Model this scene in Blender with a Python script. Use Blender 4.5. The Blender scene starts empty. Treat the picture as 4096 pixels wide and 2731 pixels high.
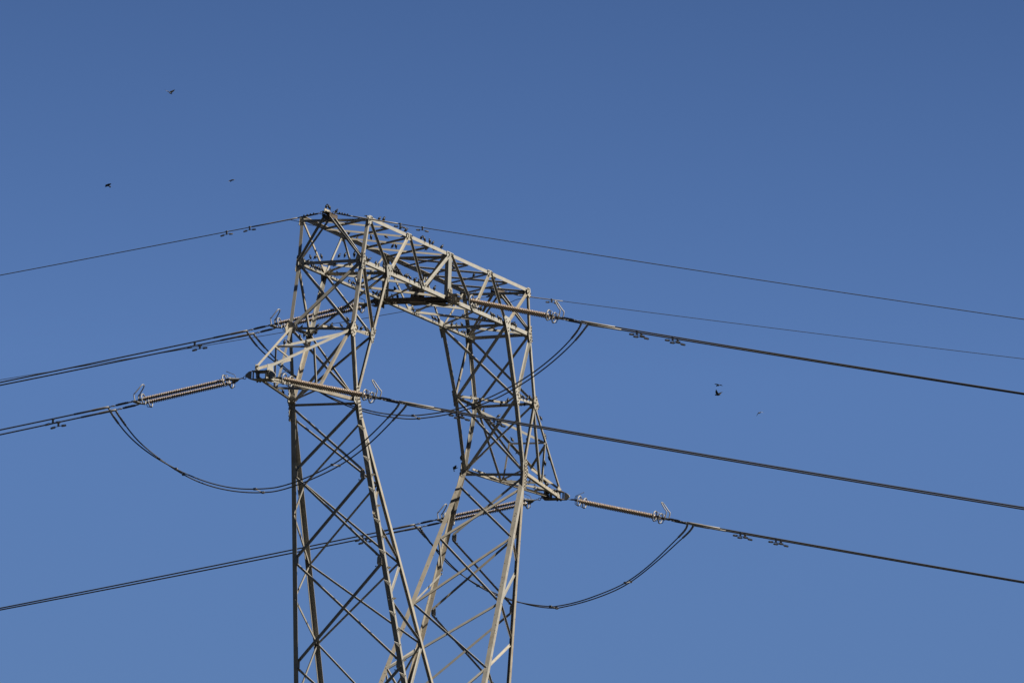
import bpy, math, random
import numpy as np
from mathutils import Matrix, Vector

scene = bpy.context.scene
col = scene.collection
random.seed(7)
rng = np.random.RandomState(7)
H = 45.0                      # height of the bridge's bottom chord above the tower's foot

# ------------------------------------------------------------------ camera
CF, AZ, EL, ROLL, CX, CY, CD = 42776.471, 0.365294, 0.155634, 0.032713, -3.843037, 1.666185, 428.132194
def cam_basis():
    f = np.array([math.cos(AZ)*math.cos(EL), math.sin(AZ)*math.cos(EL), math.sin(EL)])
    r = np.cross(f, [0, 0, 1]); r /= np.linalg.norm(r); u = np.cross(r, f)
    c, s = math.cos(ROLL), math.sin(ROLL)
    return np.array([c*r+s*u, -s*r+c*u, f])
RC = cam_basis()
CAMPOS = RC.T @ np.array([-CX, -CY, -CD])          # tower frame (z = 0 at the bottom chord)
cam_d = bpy.data.cameras.new('camera'); cam = bpy.data.objects.new('camera', cam_d); col.objects.link(cam)
cam_d.sensor_width = 36.0; cam_d.sensor_fit = 'HORIZONTAL'; cam_d.lens = CF*36.0/4096.0
cam_d.clip_start = 1.0; cam_d.clip_end = 20000.0
mw = Matrix.Identity(4)
for i in range(3):
    mw[i][0] = RC[0][i]; mw[i][1] = RC[1][i]; mw[i][2] = -RC[2][i]
    mw[i][3] = CAMPOS[i] + (H if i == 2 else 0)
cam.matrix_world = mw
scene.camera = cam

# ------------------------------------------------------------------ sky, sun, exposure
SUN_DIR = np.array([0.03, -0.74, 0.0]); SUN_EL = math.radians(47)
SUN_AZ = math.atan2(SUN_DIR[0], SUN_DIR[1])          # clockwise from +Y
sd = np.array([math.sin(SUN_AZ)*math.cos(SUN_EL), math.cos(SUN_AZ)*math.cos(SUN_EL), math.sin(SUN_EL)])
world = bpy.data.worlds.new('World'); scene.world = world; world.use_nodes = True
wn = world.node_tree.nodes; wl = world.node_tree.links
bg = wn['Background']
sky = wn.new('ShaderNodeTexSky'); sky.sky_type = 'NISHITA'; sky.sun_disc = False
sky.sun_elevation = SUN_EL; sky.sun_rotation = SUN_AZ
sky.altitude = 300.0; sky.air_density = 1.0; sky.dust_density = 0.0; sky.ozone_density = 6.0
tint = wn.new('ShaderNodeMixRGB'); tint.blend_type = 'MULTIPLY'; tint.inputs['Fac'].default_value = 1.0
tint.inputs['Color2'].default_value = (.63, .713, .995, 1)
wl.new(sky.outputs[0], tint.inputs['Color1'])
# the clear sky deepens quickly above the pale band near the horizon
wtc = wn.new('ShaderNodeTexCoord'); wsep = wn.new('ShaderNodeSeparateXYZ'); wl.new(wtc.outputs['Generated'], wsep.inputs[0])
wr = wn.new('ShaderNodeValToRGB'); we = wr.color_ramp.elements
STOPS = [(0.0, .08), (.07, .35), (.118, .775), (.152, .84), (.19, .63), (.215, .42), (.26, .20), (.34, .09), (1.0, .05)]
def sky_c(v): return (v*(.90+.16*(v-.4)), v*(.95+.08*(v-.4)), v, 1)
we[0].position, we[0].color = STOPS[0][0], sky_c(STOPS[0][1])
we[1].position, we[1].color = STOPS[-1][0], sky_c(STOPS[-1][1])
for p_, v_ in STOPS[1:-1]:
    e_ = we.new(p_); e_.color = sky_c(v_)
wl.new(wsep.outputs['Z'], wr.inputs['Fac'])
deep = wn.new('ShaderNodeMixRGB'); deep.blend_type = 'MULTIPLY'; deep.inputs['Fac'].default_value = 1.0
wl.new(tint.outputs['Color'], deep.inputs['Color1']); wl.new(wr.outputs['Color'], deep.inputs['Color2']); wl.new(deep.outputs['Color'], bg.inputs['Color'])
bg.inputs['Strength'].default_value = 0.052
sun_d = bpy.data.lights.new('sun', 'SUN'); sun_d.energy = 5.0; sun_d.angle = math.radians(0.53); sun_d.color = (1.0, 0.93, 0.82)
sun = bpy.data.objects.new('sun', sun_d); col.objects.link(sun)
sun.rotation_euler = Vector(sd).to_track_quat('Z', 'Y').to_euler()
sun.location = (0, -60, 120)
scene.view_settings.view_transform = 'Standard'
try: scene.view_settings.look = 'None'
except Exception: pass
scene.cycles.diffuse_bounces = 1; scene.cycles.max_bounces = 3
scene.view_settings.exposure = 0.8; scene.view_settings.gamma = 1.0

# ------------------------------------------------------------------ materials
def new_mat(name):
    m = bpy.data.materials.new(name); m.use_nodes = True
    return m, m.node_tree.nodes, m.node_tree.links, m.node_tree.nodes['Principled BSDF']
ALB = .60      # exposure is raised for a dark, weathered tower: real albedos stay low
def dim(c): return tuple(v*ALB for v in c)
def ramp(n, pts):
    r = n.new('ShaderNodeValToRGB'); e = r.color_ramp.elements
    e[0].position, e[0].color = pts[0][0], (*pts[0][1], 1)
    e[1].position, e[1].color = pts[-1][0], (*pts[-1][1], 1)
    for p, c in pts[1:-1]:
        x = e.new(p); x.color = (*c, 1)
    return r
def steel_mat(name, c0, c1, rust, rust_amt, rough=0.6, spec=0.35, spots=0.0):
    m, n, l, b = new_mat(name)
    tc = n.new('ShaderNodeTexCoord')
    n1 = n.new('ShaderNodeTexNoise'); n1.inputs['Scale'].default_value = 3.0; n1.inputs['Detail'].default_value = 6
    n2 = n.new('ShaderNodeTexNoise'); n2.inputs['Scale'].default_value = 1.1; n2.inputs['Detail'].default_value = 8; n2.inputs['Roughness'].default_value = .7
    for q in (n1, n2): l.new(tc.outputs['Object'], q.inputs['Vector'])
    c0, c1, rust = dim(c0), dim(c1), dim(rust)
    r1 = ramp(n, [(0.3, c0), (0.7, c1)]); l.new(n1.outputs['Fac'], r1.inputs['Fac'])
    r2 = ramp(n, [(0.60-rust_amt, (0, 0, 0)), (0.78-rust_amt, (1, 1, 1))]); l.new(n2.outputs['Fac'], r2.inputs['Fac'])
    mx = n.new('ShaderNodeMixRGB'); mx.inputs['Color2'].default_value = (*rust, 1)
    l.new(r2.outputs['Color'], mx.inputs['Fac']); l.new(r1.outputs['Color'], mx.inputs['Color1'])
    out = mx.outputs['Color']
    if spots:
        v = n.new('ShaderNodeTexVoronoi'); v.inputs['Scale'].default_value = 5.5
        l.new(tc.outputs['Object'], v.inputs['Vector'])
        r3 = ramp(n, [(0.10, (1, 1, 1)), (0.2, (0, 0, 0))]); l.new(v.outputs['Distance'], r3.inputs['Fac'])
        mu = n.new('ShaderNodeMath'); mu.operation = 'MULTIPLY'; mu.inputs[1].default_value = spots
        l.new(r3.outputs['Color'], mu.inputs[0])
        m2 = n.new('ShaderNodeMixRGB'); m2.inputs['Color2'].default_value = (.055, .04, .028, 1)
        l.new(mu.outputs[0], m2.inputs['Fac']); l.new(out, m2.inputs['Color1']); out = m2.outputs['Color']
    oi = n.new('ShaderNodeObjectInfo'); mr = n.new('ShaderNodeMapRange')
    mr.inputs['To Min'].default_value = .80; mr.inputs['To Max'].default_value = 1.12
    sc_ = n.new('ShaderNodeMath'); sc_.operation = 'MULTIPLY'; sc_.inputs[1].default_value = 7.31; l.new(oi.outputs['Random'], sc_.inputs[0])
    fr_ = n.new('ShaderNodeMath'); fr_.operation = 'FRACT'; l.new(sc_.outputs[0], fr_.inputs[0])
    tn = n.new('ShaderNodeMixRGB'); tn.blend_type = 'MULTIPLY'; tn.inputs['Fac'].default_value = 1.0
    tr_ = ramp(n, [(0.0, (1.05, .98, .86)), (.5, (1.0, .99, .95)), (1.0, (.97, .985, .98))]); l.new(fr_.outputs[0], tr_.inputs['Fac'])
    l.new(out, tn.inputs['Color1']); l.new(tr_.outputs['Color'], tn.inputs['Color2']); out = tn.outputs['Color']
    l.new(oi.outputs['Random'], mr.inputs['Value'])
    vm = n.new('ShaderNodeVectorMath'); vm.operation = 'SCALE'
    l.new(out, vm.inputs[0]); l.new(mr.outputs['Result'], vm.inputs['Scale'])
    l.new(vm.outputs['Vector'], b.inputs['Base Color'])
    b.inputs['Roughness'].default_value = rough; b.inputs['Specular IOR Level'].default_value = spec
    bp = n.new('ShaderNodeBump'); bp.inputs['Strength'].default_value = .25; bp.inputs['Distance'].default_value = .01
    l.new(n1.outputs['Fac'], bp.inputs['Height']); l.new(bp.outputs['Normal'], b.inputs['Normal'])
    return m
def plain_mat(name, c, rough, metal=0.0, spec=.5, var=.15, scale=12.0):
    c = dim(c); m, n, l, b = new_mat(name)
    tc = n.new('ShaderNodeTexCoord'); t = n.new('ShaderNodeTexNoise'); t.inputs['Scale'].default_value = scale; t.inputs['Detail'].default_value = 4
    l.new(tc.outputs['Object'], t.inputs['Vector'])
    r = ramp(n, [(.3, tuple(v*(1-var) for v in c)), (.7, tuple(v*(1+var) for v in c))])
    l.new(t.outputs['Fac'], r.inputs['Fac']); l.new(r.outputs['Color'], b.inputs['Base Color'])
    b.inputs['Roughness'].default_value = rough; b.inputs['Metallic'].default_value = metal; b.inputs['Specular IOR Level'].default_value = spec
    return m
STEEL = steel_mat('galvanised steel', (.45, .43, .39), (.55, .525, .475), (.34, .275, .20), .03)
STEEL_WORN = steel_mat('galvanised steel with stains', (.44, .415, .37), (.54, .51, .455), (.35, .285, .21), .06, spots=.8)
PLATE = steel_mat('plate steel', (.48, .465, .425), (.57, .55, .50), (.36, .30, .23), .0)
DIRTY = steel_mat('soiled brown steel', (.16, .125, .10), (.24, .19, .15), (.09, .065, .05), .06)
BOLT = plain_mat('bolt steel', (.13, .11, .08), .6)
PORC = plain_mat('weathered porcelain', (.36, .265, .185), .27, spec=.7)
CAPM = plain_mat('insulator core', (.10, .07, .05), .6)
ALU = plain_mat('aluminium fitting', (.40, .39, .375), .52, metal=.15)
IRON = plain_mat('dark forged fitting', (.16, .155, .15), .55, metal=.2)
CABLE = plain_mat('weathered stranded cable', (.085, .085, .09), .6, scale=30)
EARTH = plain_mat('thin earth wire', (.09, .095, .10), .6, scale=30)
CLAMP = plain_mat('compression clamp', (.36, .335, .30), .5)
BIRD = plain_mat('dark glossy plumage', (.022, .021, .020), .45, var=.4, scale=40)
GRASS = plain_mat('dark scrub', (.012, .014, .007), .9, var=.35, scale=.6)
CONC = plain_mat('concrete', (.34, .33, .31), .85)

# ------------------------------------------------------------------ mesh helpers (all in the tower frame; +H on building)
def unit(v):
    v = np.asarray(v, float); return v/np.linalg.norm(v)
class MB:
    def __init__(s): s.v = []; s.f = []; s.sm = []
    def add(s, vs, fs, smooth=False):
        o = len(s.v); s.v += [tuple(map(float, p)) for p in vs]; s.f += [tuple(i+o for i in f) for f in fs]; s.sm += [smooth]*len(fs)
    def prism(s, poly, A, B):
        """polygon (n,3) swept by vector from A to B: poly points already placed at A"""
        poly = np.asarray(poly, float); d = np.asarray(B, float)-np.asarray(A, float); n = len(poly)
        vs = list(poly)+list(poly+d)
        fs = [(i, (i+1) % n, (i+1) % n+n, i+n) for i in range(n)]+[tuple(range(n-1, -1, -1)), tuple(range(n, 2*n))]
        s.add(vs, fs)
    def box(s, c, ax, half):
        c = np.asarray(c, float); vs = []
        for i in (-1, 1):
            for j in (-1, 1):
                for k in (-1, 1): vs.append(c+ax[0]*i*half[0]+ax[1]*j*half[1]+ax[2]*k*half[2])
        s.add(vs, [(0, 1, 3, 2), (4, 6, 7, 5), (0, 4, 5, 1), (2, 3, 7, 6), (0, 2, 6, 4), (1, 5, 7, 3)])
    def bar(s, A, B, w, h, up=(0, 0, 1)):
        A = np.asarray(A, float); B = np.asarray(B, float); d = unit(B-A); r = np.cross(d, up)
        if np.linalg.norm(r) < 1e-4: r = np.cross(d, (1, 0, 0))
        r = unit(r); u = np.cross(r, d)
        s.box((A+B)/2, (d, r, u), (np.linalg.norm(B-A)/2, w/2, h/2))
    def angle(s, A, B, d1, d2, a, t, b=None):
        """L section from A to B: corner on the line, flange a along d1, flange b along d2"""
        b = b or a
        A = np.asarray(A, float); B = np.asarray(B, float); d = unit(B-A)
        u = np.asarray(d1, float)-d*np.dot(d, d1); u = unit(u)
        v = np.asarray(d2, float)-d*np.dot(d, d2); v = v-u*np.dot(u, v); v = unit(v)
        P = [(0, 0), (a, 0), (a, t), (t, t), (t, b), (0, b)]
        poly = [A+u*p+v*q for p, q in P]; n = 6; off = B-A
        vs = poly+[p+off for p in poly]
        fs = [(i, (i+1) % n, (i+1) % n+n, i+n) for i in range(n)]
        fs += [(0, 3, 2, 1), (0, 5, 4, 3), (6, 7, 8, 9), (6, 9, 10, 11)]
        s.add(vs, fs)
    def tube(s, pts, r, n=8, caps=True):
        pts = [np.asarray(p, float) for p in pts]; m = len(pts)
        rs = r if hasattr(r, '__len__') else [r]*m
        T = [unit(pts[min(i+1, m-1)]-pts[max(i-1, 0)]) for i in range(m)]
        a = np.cross(T[0], (0.13, 0.21, 0.97)); a = unit(a)
        vs = []
        for i in range(m):
            a = a-T[i]*np.dot(a, T[i]); a = unit(a); b = np.cross(T[i], a)
            for k in range(n):
                w = 2*math.pi*k/n; vs.append(pts[i]+(a*math.cos(w)+b*math.sin(w))*rs[i])
        fs = []
        for i in range(m-1):
            for k in range(n):
                k2 = (k+1) % n; fs.append((i*n+k, i*n+k2, (i+1)*n+k2, (i+1)*n+k))
        s.add(vs, fs, True)
        if caps:
            o = len(s.v)-len(vs)
            s.f += [tuple(o+k for k in range(n-1, -1, -1)), tuple(o+(m-1)*n+k for k in range(n))]; s.sm += [False, False]
    def ring(s, c, axis, R, r, n=24, m=8, a0=0.0, a1=2*math.pi, up=(0, 0, 1)):
        axis = unit(axis); a = np.asarray(up, float)
        if abs(np.dot(axis, unit(a))) > .99: a = X
        a = unit(a-axis*np.dot(a, axis)); b = np.cross(axis, a)
        full = abs(a1-a0-2*math.pi) < 1e-3
        pts = [np.asarray(c)+(a*math.cos(a0+(a1-a0)*i/n)+b*math.sin(a0+(a1-a0)*i/n))*R for i in range(n+1)]
        s.tube(pts, r, m, caps=not full)
    def build(s, name, mat, parent=None, origin=None):
        me = bpy.data.meshes.new(name)
        o = np.zeros(3) if origin is None else np.asarray(origin, float)
        V = [(v[0]-o[0], v[1]-o[1], v[2]-o[2]) for v in s.v]
        me.from_pydata(V, [], s.f); me.materials.append(mat)
        me.polygons.foreach_set('use_smooth', s.sm)
        me.update()
        ob = bpy.data.objects.new(name, me); col.objects.link(ob)
        if parent is None: ob.location = (o[0], o[1], o[2]+H)
        else:
            ob.parent = parent; po = np.array(parent.get('_o', (0, 0, 0))); ob.location = tuple(o-po)
        ob['_o'] = tuple(o)
        return ob
def empty(name, o, label, cat, group=None):
    e = bpy.data.objects.new(name, None); col.objects.link(e); e.location = (o[0], o[1], o[2]+H); e['_o'] = tuple(map(float, o))
    e.empty_display_size = .2
    return tag(e, label, cat, group)
def tag(o, label=None, cat=None, group=None, kind=None):
    if label: o['label'] = label
    if cat: o['category'] = cat
    if group: o['group'] = group
    if kind: o['kind'] = kind
    return o

def project(P):
    C = RC @ np.asarray(P, float); z = C[2]+CD
    return np.array([2048+CF*(C[0]+CX)/z, 1365.5-CF*(C[1]+CY)/z])
def ray(px, py):
    return unit(RC.T @ np.array([(px-2048)/CF, (1365.5-py)/CF, 1.0]))
def at_x(px, py, X):
    """point of the photograph's pixel lying in the vertical plane x = X (planes the wires run in)"""
    d = ray(px, py); t = (X-CAMPOS[0])/d[0]; return CAMPOS+d*t
def at_depth(px, py, P):
    d = ray(px, py); t = np.dot(np.asarray(P)-CAMPOS, RC[2])/np.dot(d, RC[2]); return CAMPOS+d*t

# ------------------------------------------------------------------ ground
def ground_z(x, y):
    r = math.hypot(x-5, y); base = -72.8 + 27.8*math.exp(-(r/190.0)**2)
    return base
gm = MB(); NG = 120
xs = [math.copysign(abs(t)**2.2, t)*6000 for t in np.linspace(-1, 1, NG)]
for i in range(NG):
    for j in range(NG): gm.v.append((xs[i], xs[j], ground_z(xs[i], xs[j])+.3*math.sin(xs[i]*.03)*math.cos(xs[j]*.041)*(1 if math.hypot(xs[i], xs[j]) > 60 else 0)))
for i in range(NG-1):
    for j in range(NG-1): gm.f.append((i*NG+j, (i+1)*NG+j, (i+1)*NG+j+1, i*NG+j+1)); gm.sm.append(True)
ground = gm.build('ground', GRASS); tag(ground, kind='structure')

# ------------------------------------------------------------------ tower joints (metres, x along the bridge, y along the line)
ND = {'B0Lb': (-9.363, 1.316, -0.05), 'B0Lf': (-9.391, -1.341, 0.02), 'B0Rb': (9.414, 1.283, -0.024), 'B0Rf': (9.371, -1.34, 0.057), 'B1Lb': (-6.489, 1.316, -0.006), 'B1Lf': (-6.503, -1.342, -0.021), 'B1Rb': (6.501, 1.368, -0.073), 'B1Rf': (6.506, -1.376, 0.001), 'T0Lb': (-8.958, 1.402, 1.844), 'T0Lf': (-8.949, -1.375, 1.804), 'T0Rb': (8.941, 1.409, 1.819), 'T0Rf': (8.946, -1.374, 1.817), 'T1Lb': (-4.58, 1.407, 1.881), 'T1Lf': (-4.568, -1.381, 1.843), 'T1Rb': (4.563, 1.417, 1.793), 'T1Rf': (4.552, -1.358, 1.859), 'T2Cb': (0.0, 1.404, 1.85), 'T2Cf': (0.0, -1.39, 1.83), 'QLb': (-2.82, 1.33, 0.0), 'QLf': (-2.80, -1.36, 0.0), 'QRb': (2.81, 1.34, 0.0), 'QRf': (2.81, -1.36, 0.02), 'PLc': (-9.561, 0.074, 1.892), 'PRc': (9.505, 0.073, 1.916), 'JLb': (-10.161, 1.264, -2.735), 'JLf': (-10.138, -1.341, -2.824), 'JRb': (10.199, 1.216, -2.751), 'JRf': (10.181, -1.359, -2.668), 'KLb': (-8.011, 1.249, -2.68), 'KLf': (-7.99, -1.348, -2.763), 'KRb': (8.028, 1.281, -2.72), 'KRf': (8.037, -1.329, -2.758), 'WLb': (-9.394, 1.337, -5.548), 'WLf': (-9.381, -1.311, -5.528), 'WRb': (9.377, 1.304, -5.537), 'WRf': (9.368, -1.252, -5.591), 'N1Lb': (-8.655, 1.486, -8.269), 'N1Lf': (-8.632, -1.468, -8.336), 'N1Rb': (8.662, 1.444, -8.365), 'N1Rf': (8.624, -1.448, -8.208), 'N2Lb': (-7.433, 1.808, -11.528), 'N2Lf': (-7.406, -1.813, -11.588), 'N2Rb': (7.436, 1.762, -11.584), 'N2Rf': (7.408, -1.771, -11.522), 'N3Lb': (-5.963, 2.202, -15.47), 'N3Lf': (-5.959, -2.202, -15.493), 'N3Rb': (5.961, 2.202, -15.481), 'N3Rf': (5.961, -2.202, -15.481), 'M1Lb': (-7.404, 1.5, -8.512), 'M1Lf': (-7.402, -1.543, -8.584), 'M1Rb': (7.411, 1.534, -8.56), 'M1Rf': (7.424, -1.565, -8.575), 'M2Lb': (-5.62, 1.888, -11.444), 'M2Lf': (-5.614, -1.868, -11.45), 'M2Rb': (5.607, 1.885, -11.461), 'M2Rf': (5.605, -1.845, -11.481), 'M3Lb': (-3.699, 2.212, -14.339), 'M3Lf': (-3.677, -2.143, -14.391), 'M3Rb': (3.664, 2.182, -14.355), 'M3Rf': (3.655, -2.104, -14.387), 'ALc': (-16.265, -0.072, -5.578), 'ARc': (16.323, -0.077, -5.592)}
ND = {k: np.array(v) for k, v in ND.items()}
def lerp(a, b, t): return np.asarray(a)+(np.asarray(b)-np.asarray(a))*t
SXN = {-1: 'L', 1: 'R'}; SYN = {1: 'b', -1: 'f'}
SIDE = {-1: 'left', 1: 'right'}; FACE = {1: 'back', -1: 'front'}

tower = empty('lattice_tower', (0, 0, -H), 'grey steel lattice transmission tower with two braced legs and a bridge on top', 'pylon')
MEM = []        # members: dict(P, Q, half, desc, name)
def reg(P, Q, half, desc): MEM.append(dict(P=np.asarray(P, float), Q=np.asarray(Q, float), half=half, desc=desc))
def member(name, P, Q, d1, d2, a, t, desc, mat=STEEL, b=None, center=0.0, off=0.0):
    """angle bar; center shifts the corner by -center*a along d1, off shifts along d2"""
    P = np.asarray(P, float); Q = np.asarray(Q, float); d = unit(Q-P)
    u = unit(np.asarray(d1, float)-d*np.dot(d, d1)); v = np.asarray(d2, float)-d*np.dot(d, d2); v = unit(v-u*np.dot(u, v))
    m = MB(); s = -u*a*center+v*off
    m.angle(P+s, Q+s, u, v, a, t, b)
    o = m.build(name, mat, tower, (P+Q)/2)
    if 'chord of the bridge' in desc:
        for i, w in enumerate(('left end of the ', 'left half of the ', 'right half of the ', 'right end of the ')): reg(lerp(P, Q, i/4), lerp(P, Q, i/4+.25), a/2, w+desc.replace('chord of the bridge', 'bridge chord'))
    else: reg(P, Q, a/2, desc)
    return o
OFFS = [0.02]
def brace(name, P, Q, n, desc, a=.09, flip=1, out=False, trim=.12, t=.012, mat=STEEL, layer=0):
    """bracing bar lying in the face with outward normal n; flip picks the edge that carries the second flange"""
    P = np.asarray(P, float); Q = np.asarray(Q, float); d = unit(Q-P); L = np.linalg.norm(Q-P)
    P2 = P+d*trim; Q2 = Q-d*trim
    n = np.asarray(n, float); n = unit(n-d*np.dot(d, n)); u = np.cross(d, n)*flip
    OFFS[0] = (OFFS[0]*7.3+.0013) % .006
    off = .018+OFFS[0]+layer*.016
    m = MB(); s = -u*a*.5
    if out: m.angle(P2+s-n*(off), Q2+s-n*off, u, n, a, t)
    else: m.angle(P2+s-n*off, Q2+s-n*off, u, -n, a, t)
    o = m.build(name, mat, tower, (P+Q)/2)
    reg(P, Q, a/2, desc)
    return o
def up_flip(P, Q, n, want):
    """flip whose corner edge lies on the side 'want' (a direction)"""
    d = unit(np.asarray(Q, float)-np.asarray(P, float)); n = np.asarray(n, float); n = unit(n-d*np.dot(d, n)); u = np.cross(d, n)
    return -1 if np.dot(u, want) > 0 else 1     # corner sits at -u side

X = np.array([1., 0, 0]); Y = np.array([0, 1., 0]); Z = np.array([0, 0, 1.])
def N(k): return ND[k]

# chords, posts, side-face bracing of the bridge
for sy in (-1, 1):
    f = SYN[sy]; F = FACE[sy]; n = Y*sy
    member('bottom_chord', N('B0L'+f)-X*.1, N('B0R'+f)+X*.1, Z, -n, .15, .016, F+' bottom chord of the bridge', center=.5)
    member('top_chord', N('T0L'+f)-X*.06, N('T0R'+f)+X*.06, -Z, -n, .14, .015, F+' top chord of the bridge', center=.4)
    C0 = np.array([0, N('B1L'+f)[1], 0.0])
    for sx in (-1, 1):
        S = SXN[sx]; g = S+f; sd_ = SIDE[sx]
        member('end_post', N('T0'+g)-Z*.02+n*.06, N('B0'+g)+n*.06, -X*sx, -n, .13, .014, F+' end post at the bridge %s end' % sd_, center=.0)
        seq = ['T0'+g, 'B1'+g, 'T1'+g, 'Q'+g, 'T2C'+f]
        for i in range(4):
            P, Q = N(seq[i]), N(seq[i+1])
            brace('side_diagonal', P, Q, n, '%s bridge diagonal %d from the %s end' % (F, i+1, sd_), a=.092, flip=up_flip(P, Q, n, X), out=True, trim=.04, layer=-1)
    # wide hanger post in the middle
    m = MB(); yv = sy*1.40
    p0 = np.array([0, yv, .02]); p1 = np.array([0.02, yv, 1.86])
    m.box((p0+p1)/2, (X, Y, Z), (.165, .010, .92)); m.box((p0+p1)/2-X*.176-Y*sy*.06, (X, Y, Z), (.010, .075, .92)); m.box((p0+p1)/2+X*.176-Y*sy*.06, (X, Y, Z), (.010, .075, .92))
    m.build('hanger_post', PLATE, tower, (p0+p1)/2)
    # inner V from the top chords to the middle of the phase beam
    P = N('T2C'+f)-Y*sy*.1-Z*.05; Q = np.array([0, sy*.12, .12])
    member('inner_strut', P, Q, X, Y*-sy, .12, .012, F+' strut above the middle beam', center=.5)
    member('inner_strut', P+X*.16, Q+X*.16, X, Y*-sy, .10, .012, F+' strut above the middle beam', center=.5)
# top and bottom bracing
def tb(f, t): return lerp(N('T0L'+f), N('T0R'+f), t)
for k in range(8):
    a0, a1 = k/8, (k+1)/8
    fl = 1 if k < 4 else -1
    for (fa, fb, t0, t1) in (('b', 'f', a0, a1), ('b', 'f', a1, a0)):
        P, Q = tb(fa, t0), tb(fb, t1); n = Z
        want = np.array([-.4, -.9, 0.]) if k < 4 else np.array([.4, .9, 0.])
        brace('top_brace', P, Q, n, 'top brace in bay %d from the left' % (k+1), a=.072, flip=up_flip(P, Q, n, want), trim=.05, layer=(1 if t0 > t1 else 0))
for t, nm in ((0., 'left end strut on top of the bridge'), (.5, 'middle strut on top of the bridge'), (1., 'right end strut on top of the bridge')):
    P, Q = tb('b', t), tb('f', t)
    brace('top_strut', P, Q, Z, nm, a=.11, flip=up_flip(P, Q, Z, -X), trim=.05, layer=3)
def bb(f, t):
    xs_ = {0: 'B0L', 1: 'B1L', 2: 'Q1', 3: 'QL', 4: 'C', 5: 'QR', 6: 'Q2', 7: 'B1R', 8: 'B0R'}
    return None
def bpt(f, k):
    y = {'f': -1.35, 'b': 1.33}[f]
    xsl = [-9.38, -6.5, -4.65, -2.82, -.98, .98, 2.82, 4.65, 6.5, 9.38]
    return np.array([xsl[k], y, 0.0])
bays = [(0, 1), (1, 2), (2, 3), (3, 4), (5, 6), (6, 7), (7, 8), (8, 9)]
BX = [-9.38, -6.5, -3.25, 0, 3.25, 6.5, 9.38]
for k in range(6):
    for (xa, xb) in ((BX[k], BX[k+1]), (BX[k+1], BX[k])):
        P = np.array([xa, 1.33, .0]); Q = np.array([xb, -1.35, .0]); n = -Z
        if 0 in (xa, xb) : pass
        brace('bottom_brace', P, Q, n, 'underside brace in bay %d from the left' % (k+1), a=.088, flip=up_flip(P, Q, n, np.array([-.6, -.7, 0])), trim=.06, out=False, layer=(1 if xa > xb else 0))

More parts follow.
